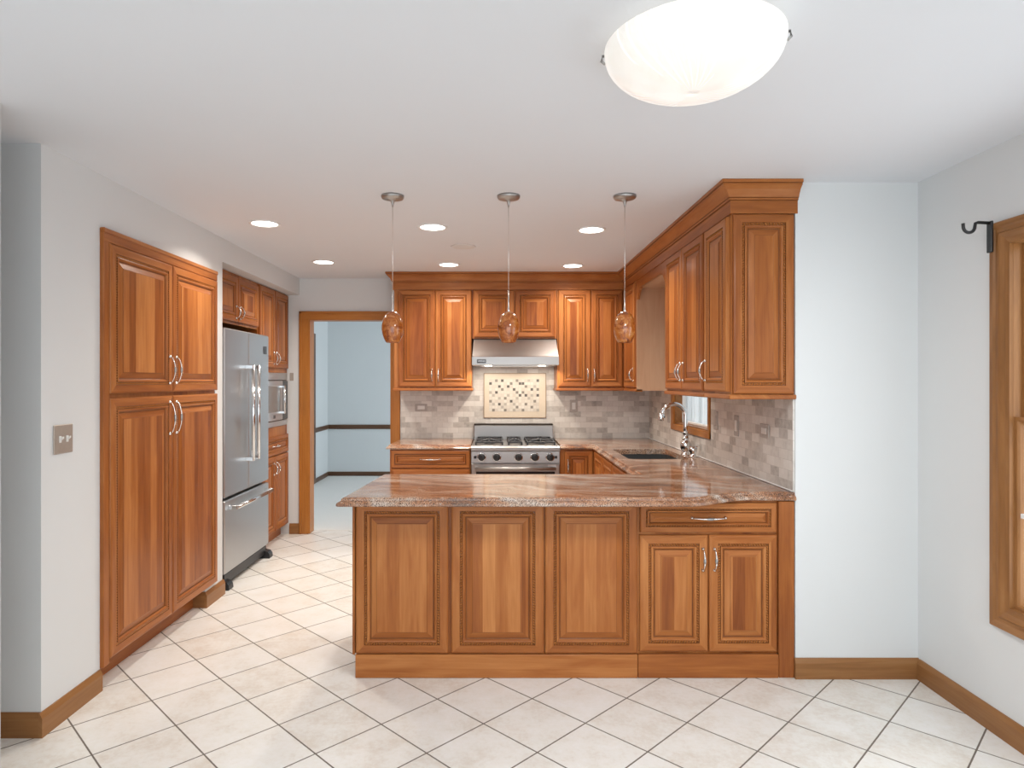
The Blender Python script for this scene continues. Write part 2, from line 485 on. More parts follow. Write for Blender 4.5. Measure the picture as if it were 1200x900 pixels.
# doorway casing and jamb
c = MB()
def casing(mb, x0, x1, z0, z1, horiz=False, flip=False):
    mb.box(x0, x1, YB-.016, YB, z0, z1, 1 if horiz else 0, .003)
c.box(-1.868, -1.778, YB-.016, YB, 0, 2.125, 0, .004); c.box(-1.868, -1.843, YB-.024, YB-.012, 0, 2.125, 0, .004)
c.box(-.987, -.905, YB-.016, YB, 0, 2.125, 0, .004)
c.box(-1.868, -.905, YB-.0175, YB, 2.045, 2.125, 1, .004); c.box(-1.868, -.905, YB-.024, YB-.012, 2.10, 2.125, 1, .004)
c.box(-1.79, -1.766, YB-.008, 6.38, .002, 2.05, 0, .002); c.box(-.999, -.975, YB-.008, 6.38, .002, 2.05, 0, .002)
c.box(-1.778, -.987, YB-.008, 6.38, 2.040, 2.056, 1, .002)
struct(c.build('trim_doorway_casing', [M['trim_v'], M['trim_h']]))
# tiled splashback
sb = MB()
sb.box(-.90, 1.471, YB-.008, YB, .914, 1.62)
struct(sb.build('wall_tile_back', M['splash']))
sb = MB()
sb.box(XK-.008, XK, YP+.008, 4.455, .914, 1.372)
sb.box(XK-.008, XK, 4.455, 5.44, .914, 1.055)
sb.box(XK-.008, XK, 5.44, YB-.008, .914, 1.372)
struct(sb.build('wall_tile_right', M['splash']))
struct(MB().box(1.463, 1.471, YP+.01, YB-.01, .9142, .922, bev=.003).build('trim_caulk', M['white']))

# window over the sink
w1 = MB()
w1.box(XK-.018, XK+.004, 5.37, 5.435, 1.062, 2.03, 0, .004)
w1.box(XK-.018, XK+.004, 4.462, 4.50, 1.062, 2.03, 0, .004)
w1.box(XK-.019, XK+.004, 4.462, 5.435, 1.062, 1.112, 1, .004)
w1.box(XK-.018, XK+.004, 4.462, 5.435, 1.98, 2.03, 1, .004)
wf = struct(w1.build('window_1', [M['trim_v'], wood('stained_trim_depth', 'y', dark=(.30, .11, .024), mid=(.43, .165, .036), light=(.52, .22, .055), stave=.4, stave_amt=.1)]))
j = MB()
j.box(XK, XK+.12, WY0, WY1, WZ0, WZ0+.012); j.box(XK, XK+.12, WY0, WY0+.012, WZ0, WZ1); j.box(XK, XK+.12, WY1-.012, WY1, WZ0, WZ1); j.box(XK, XK+.12, WY0, WY1, WZ1-.012, WZ1)
j.build('window_jamb', M['win_y'], wf)
j = MB()
j.box(XK+.055, XK+.085, WY0+.012, WY1-.012, WZ0+.012, WZ0+.03, 0, .003); j.box(XK+.055, XK+.085, WY0+.012, WY0+.03, WZ0+.03, WZ1-.03, 0, .003)
j.box(XK+.055, XK+.085, WY1-.03, WY1-.012, WZ0+.03, WZ1-.03, 0, .003); j.box(XK+.055, XK+.085, WY0+.012, WY1-.012, WZ1-.05, WZ1-.012, 0, .003)
j.build('window_sash', M['white'], wf)
MB().box(XK+.068, XK+.072, WY0+.03, WY1-.03, WZ0+.028, WZ1-.05).build('window_glass', M['glass'], wf)

# breakfast window (right wall)
def ring(mb, prof, y0, y1, z0, z1, X, mats=(0, 1)):
    # concentric mitred frame on the right wall; prof = (inset, projection into the room)
    loops = []
    for d, e in prof:
        a, b, c_, d_ = y0+d, y1-d, z0+d, z1-d
        loops.append([(X-e, a, c_), (X-e, b, c_), (X-e, b, d_), (X-e, a, d_)])
    for i in range(len(loops)-1):
        A, B = loops[i], loops[i+1]
        for k in range(4):
            mb.add([A[k], A[(k+1) % 4], B[(k+1) % 4], B[k]], [(0, 1, 2, 3)], mats[1] if k in (0, 2) else mats[0])
cz = MB()
ring(cz, [(0, 0), (0, .020), (.004, .024), (.022, .024), (.030, .018), (.044, .018), (.050, .023), (.060, .021), (.072, .014), (.094, .012), (.097, .014), (.099, -.02)],
     VY0-.090, VY1+.090, VZ0-.090, VZ1+.090, XR)
wf = struct(cz.build('window_2', [M['win_z'], M['win_y']], fix=True))
j = MB()
ring(j, [(0, 0), (.009, 0), (.009, -.115), (0, -.115)], VY0, VY1, VZ0, VZ1, XR)
j.build('window_jamb', [M['win_z'], M['win_y']], wf)
def sash(name, y0, y1, z0, z1, x, parent):
    s = MB()
    ring(s, [(0, .012), (.013, .012), (.017, .008), (.020, .004), (.020, -.012), (0, -.012), (0, .012)], y0, y1, z0, z1, x)
    o = s.build(name, [M['win_z'], M['win_y']], parent)
    MB().box(x-.003, x+.003, y0+.018, y1-.018, z0+.018, z1-.018).build('pane', M['glass'], o)
    return o
sash('upper_sash', VY0+.0075, VY1-.0075, 1.285, VZ1-.0075, XR+.048, wf)
so = sash('lower_sash', VY0+.0075, VY1-.0075, VZ0+.0075, 1.318, XR+.018, wf)
MB().box(XR+.013, XR+.023, VY0+.03, VY1-.03, .915, .933).build('muntin', M['white'], so)

# ---------------------------------------------------------------- cabinet parts
DOOR_PROF = [(0, 0, 0), (0, .013, 0), (.003, .0175, 0), (.006, .0185, 0), (.010, .020, 0), (.042, .020, 0), (.0435, .0145, 2), (.0545, .0145, 2),
             (.056, .0205, 2), (.060, .0215, 0), (.066, .019, 0), (.070, .0125, 0), (.0735, .010, 2), (.077, .010, 2), (.080, .0115, 0), (.103, .0178, 0), (.1045, .0195, 2), (.107, .020, 0)]
def bow_handle(L, parent, loc, horiz=False, rot=0.0, proj=.032):
    h = MB()
    n = 14
    pts, rad, gpts, grad = [], [], [], []
    for i in range(n+1):
        t = i/n
        s = math.sin(PI*t)
        out = .004 + (proj-.004) * min(1, s**.55)
        a = (t-.5)*L
        p = (a, -out, 0) if horiz else (0, -out, a)
        pts.append(p); rad.append(.0034 + .0030*math.exp(-((t-.5)/.17)**2))
    h.tube(pts, rad, 8)
    m = [2 if .30 < (i % (n)) / n < .66 else 0 for i in range(n)]
    for sgn in (-1, 1):
        a = sgn*L*.5
        c_ = (a, 0, 0) if horiz else (0, 0, a)
        h.lathe([(.0001, 0), (.009, 0), (.009, -.003), (.005, -.006), (.0035, -.010), (.0001, -.010)], 10, c_, 0, 'y')
        for q in (.30, .36):
            tt = .5+sgn*(.5-q); s = math.sin(PI*tt); out = .004+(proj-.004)*min(1, s**.55)
            b = (tt-.5)*L
            h.lathe([(.0001, -.0022), (.0062, -.0015), (.0062, .0015), (.0001, .0022)], 8, (b, -out, 0) if horiz else (0, -out, b), 0, 'x' if horiz else 'z')
    o = h.build('handle', [M['silver']], parent, loc, rot)
    g = MB()
    for i in range(7):
        t = .36 + .28*i/6
        s = math.sin(PI*t); out = .004+(proj-.004)*min(1, s**.55); a = (t-.5)*L
        gpts.append((a, -out, 0) if horiz else (0, -out, a)); grad.append(.0040+.0036*math.sin(PI*i/6))
    o2 = MB().tube(gpts, grad, 8)
    # pewter grip merged as second material of the same handle
    off = len(o.data.vertices)
    me = o.data
    bm = bmesh.new(); bm.from_mesh(me)
    vs = [bm.verts.new(p) for p in o2.v]
    bm.verts.ensure_lookup_table()
    me.materials.append(M['pewter'])
    for f in o2.f:
        nf = bm.faces.new([vs[a] for a in f]); nf.material_index = 1; nf.smooth = True
    bm.to_mesh(me); bm.free()
    return o
def front(name, parent, x, z, w, h, y=0.0, rot=0.0, rope=True, drawer=False, label=None, loc=None):
    """raised panel front; origin lower left at the back, faces -y"""
    k = min(1.0, w/.26, h/(.24 if not drawer else .22))
    mb = MB()
    loops = []
    for d, e, m in DOOR_PROF:
        d *= k
        loops.append([(d, -e, d), (w-d, -e, d), (w-d, -e, h-d), (d, -e, h-d)])
    mb.add(loops[0], [(3, 2, 1, 0)], 0)
    for i in range(len(loops)-1):
        A, B = loops[i], loops[i+1]
        mr = DOOR_PROF[i+1][2]
        mats = [2]*4 if mr == 2 else [1, 0, 1, 0]
        for q in range(4):
            mb.add([A[q], A[(q+1) % 4], B[(q+1) % 4], B[q]], [(0, 1, 2, 3)], mats[q])
    mb.add(loops[-1], [(0, 1, 2, 3)], 3)
    o = mb.build(name, [M['wood_v'], M['wood_h'], M['glaze'], M['panel_h'] if drawer else M['panel_v']], parent, loc or (x, y, z), rot)
    if rope:
        r = MB()
        d0, d1 = .0438*k, .0542*k
        yb, yt = -.0146, -.0205
        P = .0125
        def bead(pt, ux, uz, vx, vz, L, Wd):
            # u along the run, v across; a slanted ridge
            s = L*.45
            q = lambda a, b, yy: (pt[0]+ux*a+vx*b, yy, pt[1]+uz*a+vz*b)
            vs = [q(0, 0, yb), q(L*.74, 0, yb), q(L*.74+s, Wd, yb), q(s, Wd, yb), q(L*.37+s*.15, Wd*.15, yt), q(L*.37+s*.85, Wd*.85, yt)]
            r.add(vs, [(0, 1, 4), (1, 2, 5, 4), (2, 3, 5), (3, 0, 4, 5)])
        def run(x0, z0, x1, z1, vx, vz):
            Ln = math.hypot(x1-x0, z1-z0); n = max(2, int(Ln/P)); L = Ln/n
            ux, uz = (x1-x0)/Ln, (z1-z0)/Ln
            for i in range(n-1): bead((x0+ux*L*(i+.2), z0+uz*L*(i+.2)), ux, uz, vx, vz, L, d1-d0)
        run(d0, d0, w-d0, d0, 0, 1); run(d0, h-d0, w-d0, h-d0, 0, -1)
        run(d0, d0, d0, h-d0, 1, 0); run(w-d0, d0, w-d0, h-d0, -1, 0)
        r.build('rope_molding', M['rope'], o, fix=False)
    return o
def door(parent, x, z, w, h, hx=None, hz=None, hl=.115, y=0.0, **kw):
    o = front('door', parent, x, z, w, h, y, **kw)
    if hx is not None: bow_handle(hl, o, (hx, -.020, hz))
    return o
def drawer(parent, x, z, w, h, hl=.16, y=0.0, handle=True, **kw):
    o = front('drawer', parent, x, z, w, h, y, drawer=True, **kw)
    if handle: bow_handle(hl, o, (w*.5, -.020, h*.5), True)
    return o
CW = [M['wood_v'], M['wood_h'], M['pale_side'], M['dark_gap']]

# pantry (left wall)
pc = thing('pantry_cabinet', 'tall built-in pantry cabinet with four cherry doors set in the left wall', 'cabinet', (XL, 3.09, 0), R(90))
c = MB(); c.box(.0, 1.265, .002, .5, .118, 2.17, 0); c.build('carcass', CW, pc)
c = MB(); c.box(0, .046, -.018, .02, .103, 2.186, 0, .003); c.box(.002, 1.265, -.0195, .02, 2.1255, 2.1845, 1, .003); c.box(-.004, 1.265, -.025, .0, 2.165, 2.190, 1, .004); c.build('face_frame', CW, pc)
MB().box(0, 1.128, .075, .09, 0, .118, 1, .002).build('toe_board', CW, pc)
for (x0, z0, w_, h_, hx, hz, hl) in ((.050, 1.400, .602, .724, .567, .125, .15), (.657, 1.400, .605, .724, .035, .125, .15),
                                     (.050, .128, .602, 1.25, .567, 1.125, .18), (.657, .128, .605, 1.25, .035, 1.125, .18)):
    door(pc, x0, z0, w_, h_, hx, hz, hl, y=-.004)

# cabinet over the refrigerator
oc = thing('over_fridge_cabinet', 'two-door cherry wall cabinet right above the refrigerator', 'cabinet', (XT-.02, 4.56, 0), R(90))
MB().box(0, .897, 0, .60, 1.89, 2.278).build('carcass', CW, oc)
door(oc, .010, 1.909, .437, .342, .400, .075, .09); door(oc, .453, 1.909, .437, .342, .037, .075, .09)
# tall cabinet with the microwave
tc = thing('oven_tower_cabinet', 'tall cherry cabinet around the microwave between refrigerator and doorway', 'cabinet', (XT-.02, 5.463, 0), R(90))
c = MB(); c.box(0, .777, .0, .60, .10, 1.045); c.box(0, .777, 0, .60, 1.535, 2.278); c.box(0, .03, 0, .60, 1.045, 1.535); c.box(.747, .777, 0, .60, 1.045, 1.535); c.box(0.03, .747, .57, .60, 1.045, 1.535)
c.build('carcass', CW, tc)
MB().box(0, .777, .06, .09, 0, .10, 1).build('toe_board', CW, tc)
door(tc, .012, 1.577, .374, .693, .340, .085, .10); door(tc, .392, 1.577, .374, .693, .034, .085, .10)
drawer(tc, .012, .795, .754, .165, .13)
door(tc, .012, .11, .374, .675, .340, .565, .10); door(tc, .392, .11, .374, .675, .034, .565, .10)

# wall cabinets along the back wall
YU = 5.918
bl = thing('wall_cabinet', 'two-door cherry wall cabinet beside the doorway, left of the hood', 'cabinet', (-.912, YU, 0))
MB().box(0, .703, 0, YB-YU-.008, 1.395, 2.286).build('carcass', CW, bl)
MB().box(-.012, .712, -.016, YB-YU-.010, 1.372, 1.395, 1, .004).build('light_rail', CW, bl)
door(bl, .039, 1.408, .332, .872, .305, .105, .10); door(bl, .376, 1.408, .324, .872, .027, .105, .10)
hc = thing('wall_cabinet', 'short two-door cherry wall cabinet directly over the range hood', 'cabinet', (-.205, YU, 0))
MB().box(0, .765, 0, YB-YU-.008, 1.842, 2.286).build('carcass', CW, hc)
door(hc, .015, 1.856, .362, .424); door(hc, .387, 1.856, .362, .424)
br = thing('wall_cabinet', 'two-door cherry wall cabinet in the back, right of the hood', 'cabinet', (.564, YU, 0))
MB().box(0, .905, 0, YB-YU-.008, 1.395, 2.286).build('carcass', CW, br)
MB().box(-.010, .600, -.016, YB-YU-.010, 1.372, 1.395, 1, .004).build('light_rail', CW, br)
door(br, .010, 1.408, .290, .872, .262, .105, .10); door(br, .306, 1.408, .284, .872, .026, .105, .10)
# wall cabinets along the right wall (local x runs towards the camera)
XU = 1.169
cn = thing('wall_cabinet', 'narrow one-door cherry corner cabinet with pale side panel beside the sink recess', 'cabinet', (XU, 5.90, 0), R(-90))
MB().box(0.02, .500, 0, XK-XU-.010, 1.395, 2.286).build('carcass', CW, cn)
MB().box(.500, .512, 0, XK-XU-.010, 1.38, 2.286).build('side_panel', M['pale_side'], cn)
MB().box(.02, .512, -.012, .05, 1.372, 1.395, 1, .004).build('light_rail', CW, cn)
door(cn, .055, 1.408, .435, .872, .405, .105, .10)
va = thing('sink_valance', 'arched cherry valance board bridging the recess above the sink', 'valance', (XU, 5.388, 0), R(-90))
ar = [(0, 2.286), (0, 2.13), (.03, 2.13), (.045, 2.15), (.10, 2.20), (.125, 2.205), (.14, 2.218), (.798, 2.218), (.813, 2.205), (.838, 2.20), (.893, 2.15), (.908, 2.13), (.936, 2.13), (.936, 2.286)]
MB().prism(ar, 'y', -.002, .018, 0).build('arched_board', M['wood_h'], va)
MB().box(.001, .935, .018, XK-XU-.005, 2.225, 2.24).build('top_board', M['pale_side'], va)
rd = thing('wall_cabinet', 'two-door cherry wall cabinet on the right wall nearest the sink window', 'cabinet', (XU, 4.45, 0), R(-90))
MB().box(0, .843, 0, XK-XU-.010, 1.395, 2.286).build('carcass', CW, rd)
MB().box(-.008, .843, -.016, .30, 1.372, 1.395, 1, .004).build('light_rail', CW, rd)
door(rd, .028, 1.408, .395, .872, .366, .110, .105); door(rd, .428, 1.408, .395, .872, .029, .110, .105)
rs = thing('wall_cabinet', 'one-door cherry wall cabinet with framed end panel, nearest of the right-hand wall cabinets', 'cabinet', (XU, 3.605, 0), R(-90))
MB().box(0, .372, 0, XK-XU-.002, 1.395, 2.286).build('carcass', CW, rs)
MB().box(0, .394, -.016, XK-XU+.004, 1.372, 1.395, 1, .004).build('light_rail', CW, rs)
door(rs, .006, 1.408, .345, .872, .029, .110, .105)
front('end_panel', rs, 0, 0, .300, .886, rot=R(90), loc=(.372, .004, 1.398))

# crown moulding, one run round the wall cabinets
cp = [(0, 2.286), (.010, 2.286), (.010, 2.348), (.018, 2.352), (.018, 2.360), (.024, 2.364), (.028, 2.376), (.042, 2.398), (.056, 2.410), (.062, 2.413), (.062, 2.420), (.070, 2.424), (.070, H-.001), (0, H-.001)]
path = [(-.912, YB), (-.912, YU), (XU, YU), (XU, 3.226), (1.490, 3.226)]
nrm = [(-1, 0), (0, -1), (-1, 0), (0, -1)]
cm = MB(); vs = []
for i, (px, py) in enumerate(path):
    if i == 0: o = nrm[0]
    elif i == len(path)-1: o = nrm[-1]
    else: o = (nrm[i-1][0]+nrm[i][0], nrm[i-1][1]+nrm[i][1])
    for a, z in cp: vs.append((px+o[0]*a, py+o[1]*a, z))
n = len(cp)
for i in range(4):
    cm.add(vs, [(i*n+k, i*n+(k+1) % n, (i+1)*n+(k+1) % n, (i+1)*n+k) for k in range(n)], [2 if k in (2, 4, 10) else (0 if i in (1, 3) else 1) for k in range(n)])
cm.add(vs, [tuple(range(n)), tuple(range(4*n, 5*n))], 0)
tag(cm.build('crown_molding', [M['wood_h'], M['wood_d'], M['glaze']]), 'cherry crown moulding along the top of the wall cabinets under the ceiling', 'molding')

# peninsula
pn = thing('peninsula_cabinet', 'peninsula back with three raised cherry panels under the granite worktop', 'cabinet', (-.690, YP+.02, 0))
c = MB(); c.box(0, 1.39, 0, .60, .115, .874, 0); c.build('carcass', CW, pn)
MB().box(-.012, .0, -.020, .60, .115, .874, 0, .002).build('end_panel', CW, pn)
MB().box(.003, 1.392, -.024, .02, 0, .115, 1, .003).build('base_board', CW, pn)
for x0 in (.004, .475, .937): front('panel', pn, x0, .118, .456, .745, 0)
dc = thing('base_cabinet', 'cherry base cabinet with one drawer over two doors at the peninsula right end', 'cabinet', (.704, YP+.02, 0))
MB().box(0, .700, 0, .60, .115, .870, 0).build('carcass', CW, dc)
MB().box(.0, .692, -.024, .02, 0, .115, 1, .003).build('base_board', CW, dc)
MB().box(.694, .771, -.020, .0, 0, .870, 0, .003).build('end_stile', CW, dc)
drawer(dc, .012, .715, .672, .145, .165)
door(dc, .010, .128, .335, .575, .310, .455, .105); door(dc, .352, .128, .335, .575, .025, .455, .105)

# base cabinets at the back
YC = 5.635
b1 = thing('base_cabinet', 'cherry drawer cabinet left of the range beside the doorway', 'cabinet', (-.905, YC, 0))
MB().box(0, .695, 0, YB-YC-.01, .10, .874).build('carcass', CW, b1)
MB().box(0, .695, .06, .08, 0, .10, 1).build('toe_board', CW, b1)
for z0, h_ in ((.711, .153), (.415, .288), (.112, .295)): drawer(b1, .012, z0, .676, h_, .17, rope=False)
b2 = thing('base_cabinet', 'small one-door cherry base cabinet right of the range', 'cabinet', (.562, YC, 0))
MB().box(0, .30, 0, YB-YC-.01, .10, .874).build('carcass', CW, b2)
MB().box(0, .30, .06, .08, 0, .10, 1).build('toe_board', CW, b2)
door(b2, .035, .112, .245, .745, .03, .62, .10)
b3 = thing('base_cabinet', 'cherry sink base cabinet below the sink, facing the range', 'cabinet', (.866, 5.62, 0), R(-90))
c = MB(); c.box(0.01, 1.74, .0, .59, .10, .66); c.box(.01, 1.74, 0, .02, .66, .874); c.box(.01, .03, 0, .59, .66, .874); c.box(1.72, 1.74, 0, .59, .66, .874)
c.build('carcass', CW, b3)
MB().box(.01, 1.74, .06, .08, 0, .10, 1).build('toe_board', CW, b3)
for x0 in (.03, .46, .89, 1.31): door(b3, x0, .112, .415, .745, None)

# ---------------------------------------------------------------- worktops
EDGE = [(-.030, .914), (-.024, .9125), (-.019, .908), (-.018, .901), (-.012, .897), (-.003, .892), (0, .886), (0, .879), (-.004, .8745)]
def worktop(name, label, pts, wall, hole=None):
    """pts counter-clockwise; wall[i] True when edge i (pts[i]->pts[i+1]) touches a wall or appliance"""
    n = len(pts)
    def offset(d):
        out = []
        for i in range(n):
            p = Vector(pts[i]); a = Vector(pts[i-1]); b = Vector(pts[(i+1) % n])
            d1 = (p-a).normalized(); d2 = (b-p).normalized()
            n1 = Vector((d1.y, -d1.x)); n2 = Vector((d2.y, -d2.x))
            o1 = 0 if wall[i-1] else d; o2 = 0 if wall[i] else d
            det = n1.x*n2.y - n1.y*n2.x
            if abs(det) < .02:
                out.append(p + n1*o1)
            else:
                q = Vector(((o1*n2.y - o2*n1.y)/det, (n1.x*o2 - n2.x*o1)/det)); out.append(p+q)
        return out
    bm = bmesh.new()
    rings = [[bm.verts.new((p.x, p.y, z)) for p in offset(d)] for d, z in EDGE]
    for A, B in zip(rings, rings[1:]):
        for i in range(n):
            f = bm.faces.new([A[i], A[(i+1) % n], B[(i+1) % n], B[i]])
    hr = []
    if hole:
        for z in (EDGE[0][1], EDGE[-1][1]): hr.append([bm.verts.new((x, y, z)) for x, y in hole])
        m = len(hole)
        for i in range(m): bm.faces.new([hr[0][i], hr[0][(i+1) % m], hr[1][(i+1) % m], hr[1][i]])
    for idx, rg in ((0, rings[0]), (1, rings[-1])):
        es = []
        loops = [rg] + ([hr[idx]] if hole else [])
        for lp in loops:
            for i in range(len(lp)):
                e = bm.edges.get((lp[i], lp[(i+1) % len(lp)])) or bm.edges.new((lp[i], lp[(i+1) % len(lp)]))
                es.append(e)
        bmesh.ops.triangle_fill(bm, use_beauty=True, use_dissolve=False, edges=es)
    bmesh.ops.recalc_face_normals(bm, faces=bm.faces)
    me = bpy.data.meshes.new(name); bm.to_mesh(me); bm.free()
    me.materials.append(M['granite'])
    o = bpy.data.objects.new(name, me); COL.objects.link(o)
    return tag(o, label, 'worktop')
crv = []
for i in range(13):
    t = i/12
    s = t*t*(3-2*t)
    crv.append((.90 + .36*t, 3.048 + .165*s))
pts = [(-.742, 3.048)] + crv + [(1.478, 3.204), (1.478, 3.252), (1.462, 3.252), (1.462, 6.238), (.562, 6.238), (.562, 5.602), (.838, 5.602), (.838, 3.869), (-.672, 3.869)]
wl = [False]*len(pts)
i0 = len(crv)+1
for q in range(5): wl[i0+q] = True
SX0, SX1, SY0, SY1 = .940, 1.372, 4.58, 5.24
def rrect(x0, x1, y0, y1, r, k=5):
    out = []
    for cx, cy, a0 in ((x1-r, y0+r, -90), (x1-r, y1-r, 0), (x0+r, y1-r, 90), (x0+r, y0+r, 180)):
        for q in range(k+1):
            a = R(a0+90*q/k); out.append((cx+r*math.cos(a), cy+r*math.sin(a)))
    return out
worktop('granite_worktop', 'polished pink-brown granite worktop over the peninsula and round the sink', pts, wl, rrect(SX0, SX1, SY0, SY1, .045))
worktop('granite_worktop', 'short granite worktop on the drawer cabinet left of the range', [(-.935, 5.602), (-.207, 5.602), (-.207, 6.238), (-.905, 6.238)], [False, True, True, False])

# sink
sk = MB()
o_, i_ = rrect(SX0-.012, SX1+.012, SY0-.012, SY1+.012, .07), rrect(SX0-.004, SX1+.004, SY0-.004, SY1+.004, .064)
b_ = rrect(SX0+.01, SX1-.01, SY0+.01, SY1-.01, .06); b2_ = rrect(SX0+.03, SX1-.03, SY0+.03, SY1-.03, .05)
n = len(o_)
def zz(l, z): return [(x, y, z) for x, y in l]
L = [zz(o_, .68), zz(o_, .8735), zz(i_, .8735), zz(b_, .71), zz(b2_, .695)]
for A, B in zip(L, L[1:]):
    sk.add(A+B, [(i, (i+1) % n, n+(i+1) % n, n+i) for i in range(n)], 0, False)
sk.add(L[-1], [tuple(range(n))], 0); sk.add(L[0], [tuple(range(n))[::-1]], 0)
snk = thing('sink', 'black undermount sink basin below the faucet', 'sink', (0, 0, 0))
sk.build('basin', M['sink_black'], snk)
MB().lathe([(.0001, .002), (.03, .002), (.045, .004), (.045, 0), (.0001, 0)], 20, (1.15, 4.92, .695)).build('drain', M['chrome'], snk)

# faucet
fc = thing('faucet', 'chrome gooseneck faucet with side lever behind the black sink', 'faucet', (1.414, 4.85, .914))
MB().lathe([(.0001, 0), (.034, 0), (.034, .006), (.027, .012), (.023, .018), (.023, .028), (.031, .036), (.038, .055), (.039, .08), (.033, .10), (.023, .112), (.026, .118), (.026, .126), (.019, .134), (.018, .155), (.023, .16), (.023, .168), (.016, .174), (.0001, .174)], 24).build('body', M['chrome'], fc)
pts_ = [(0, 0, .16), (0, 0, .21), (0, 0, .26), (0, 0, .288)]
for i in range(1, 15):
    a = R(180*i/14*.98)
    pts_.append((-.088+.088*math.cos(a), 0, .288+.088*math.sin(a)))
MB().tube(pts_, [.0155]*len(pts_), 14).build('gooseneck', M['chrome'], fc)
e = Vector(pts_[-1])
MB().tube([e+Vector((.001, 0, .012)), e, e+Vector((-.003, 0, -.01)), e+Vector((-.010, 0, -.034)), e+Vector((-.012, 0, -.040))], [.016, .019, .019, .024, .019], 14).build('spray_head', M['chrome'], fc)
MB().tube([e+Vector((.012, 0, -.012)), e+Vector((.024, 0, -.016))], [.006, .005], 10).build('spray_button', M['black'], fc)
lv = MB().lathe([(.0001, 0), (.032, 0), (.032, .005), (.022, .012), (.020, .03), (.029, .042), (.029, .066), (.018, .078), (.0001, .08)], 20, (.010, -.15, 0))
lv.tube([(.012, -.15, .055), (.03, -.17, .075), (.036, -.19, .088)], [.008, .006, .008], 10)
lv.build('lever_handle', M['chrome'], fc)

# ---------------------------------------------------------------- range
rg = thing('range', 'stainless steel gas range with black knobs between the back cabinets', 'range', (.175, 5.575, 0))
XW = .378
c = MB(); c.box(-XW, XW, .02, .66, .10, .905, 0, .003); c.build('body', M['steel_x'], rg)
c = MB(); c.box(-XW, XW, .05, .60, .0, .10, 0); c.build('kick_panel', M['black'], rg)
c = MB(); c.prism([(.03, .905), (-.006, .905), (-.022, .893), (-.022, .868), (-.010, .860), (.03, .860)], 'x', -XW, XW); c.build('front_lip', M['steel_x'], rg)
cp_ = MB().prism([(.03, .858), (-.004, .858), (-.010, .765), (.03, .765)], 'x', -XW+.003, XW-.003).build('control_panel', M['steel_x'], rg)
for kx in (-.289, -.160, .025, .164, .294):
    k = MB()
    k.lathe([(.0001, .004), (.039, .004), (.039, -.004), (.034, -.007), (.0001, -.007)], 24, (kx, -.008, .812), 1, 'y')
    k.lathe([(.0001, -.006), (.032, -.006), (.030, -.030), (.026, -.033), (.0001, -.034)], 20, (kx, -.008, .812), 0, 'y')
    k.box(kx-.005, kx+.005, -.050, -.038, .790, .834, 0, .002)
    k.build('knob', [M['black'], M['chrome']], rg)
for kx in (-.343, .345):
    MB().box(kx-.011, kx+.011, -.018, -.004, .800, .824, 0, .003).build('switch', M['black'], rg)
dr = MB(); dr.box(-XW+.003, XW-.003, -.014, .02, .13, .755, 0, .004); dr = dr.build('oven_door', M['steel_x'], rg)
c = MB(); c.box(-.335, .335, -.0165, -.012, .300, .690, 0, .002); c.build('door_window', M['black_glass'], dr)
c = MB(); c.tube([(-.34, -.060, .722), (.34, -.060, .722)], .013, 14); c.box(-.345, -.32, -.062, -.012, .710, .734, 0, .003); c.box(.32, .345, -.062, -.012, .710, .734, 0, .003); c.build('door_handle', M['steel_x'], dr)
MB().box(.275, .345, -.0175, -.0135, .730, .752).build('badge', M['letter'], dr)
c = MB(); c.box(-.372, .372, .575, .655, .905, 1.042, 0, .004); c.build('backguard', M['steel_x'], rg)
c = MB(); c.box(-.372, .372, .585, .655, 1.042, 1.056, 0, .002); c.build('vent_slot', M['dark_gap'], rg)
c = MB(); c.box(-.366, .366, .02, .572, .9052, .909); c.build('cooktop', M['steel_x'], rg)
def grate(x0, x1, nx, name='grate'):
    g = MB(); z0, z1 = .926, .938
    y0, y1 = .045, .565
    t = .006
    for y in (y0, (y0+y1)/2, y1): g.box(x0, x1, y-t, y+t, z0, z1, 0, .002)
    for x in (x0+t, x1-t): g.box(x-t, x+t, y0, y1, z0, z1, 0, .002)
    for cy in ((y0*3+y1)/4, (y0+y1*3)/4):
        cx = (x0+x1)/2
        for i in range(8):
            a = 2*PI*i/8
            r0, r1 = .035, min((x1-x0)/2, .13)/max(abs(math.cos(a)), abs(math.sin(a)))*.98
            r1 = min(r1, abs(.13/max(abs(math.sin(a)), .01)), abs((x1-x0)/2/max(abs(math.cos(a)), .01)))
            p0 = Vector((cx+r0*math.cos(a), cy+r0*math.sin(a), .940)); p1 = Vector((cx+r1*math.cos(a), cy+r1*math.sin(a), .933))
            g.tube([p0, p1], .0055, 6)
    for x in (x0+t, x1-t):
        for y in (y0, (y0+y1)/2, y1): g.box(x-.006, x+.006, y-.006, y+.006, .908, .930)
    return g.build(name, M['black_iron'], rg)
grate(-.345, -.105, 3); grate(-.062, .062, 2); grate(.100, .345, 3)
for cx in (-.225, .2225):
    for cy in (.175, .435):
        MB().lathe([(.0001, .925), (.030, .924), (.036, .918), (.036, .912), (.048, .910), (.0001, .909)], 18, (cx, cy, 0)).build('burner', M['black_iron'], rg)
MB().lathe([(.0001, .925), (.034, .924), (.040, .916), (.05, .910), (.0001, .909)], 18, (0, .30, 0)).build('burner', M['black_iron'], rg)

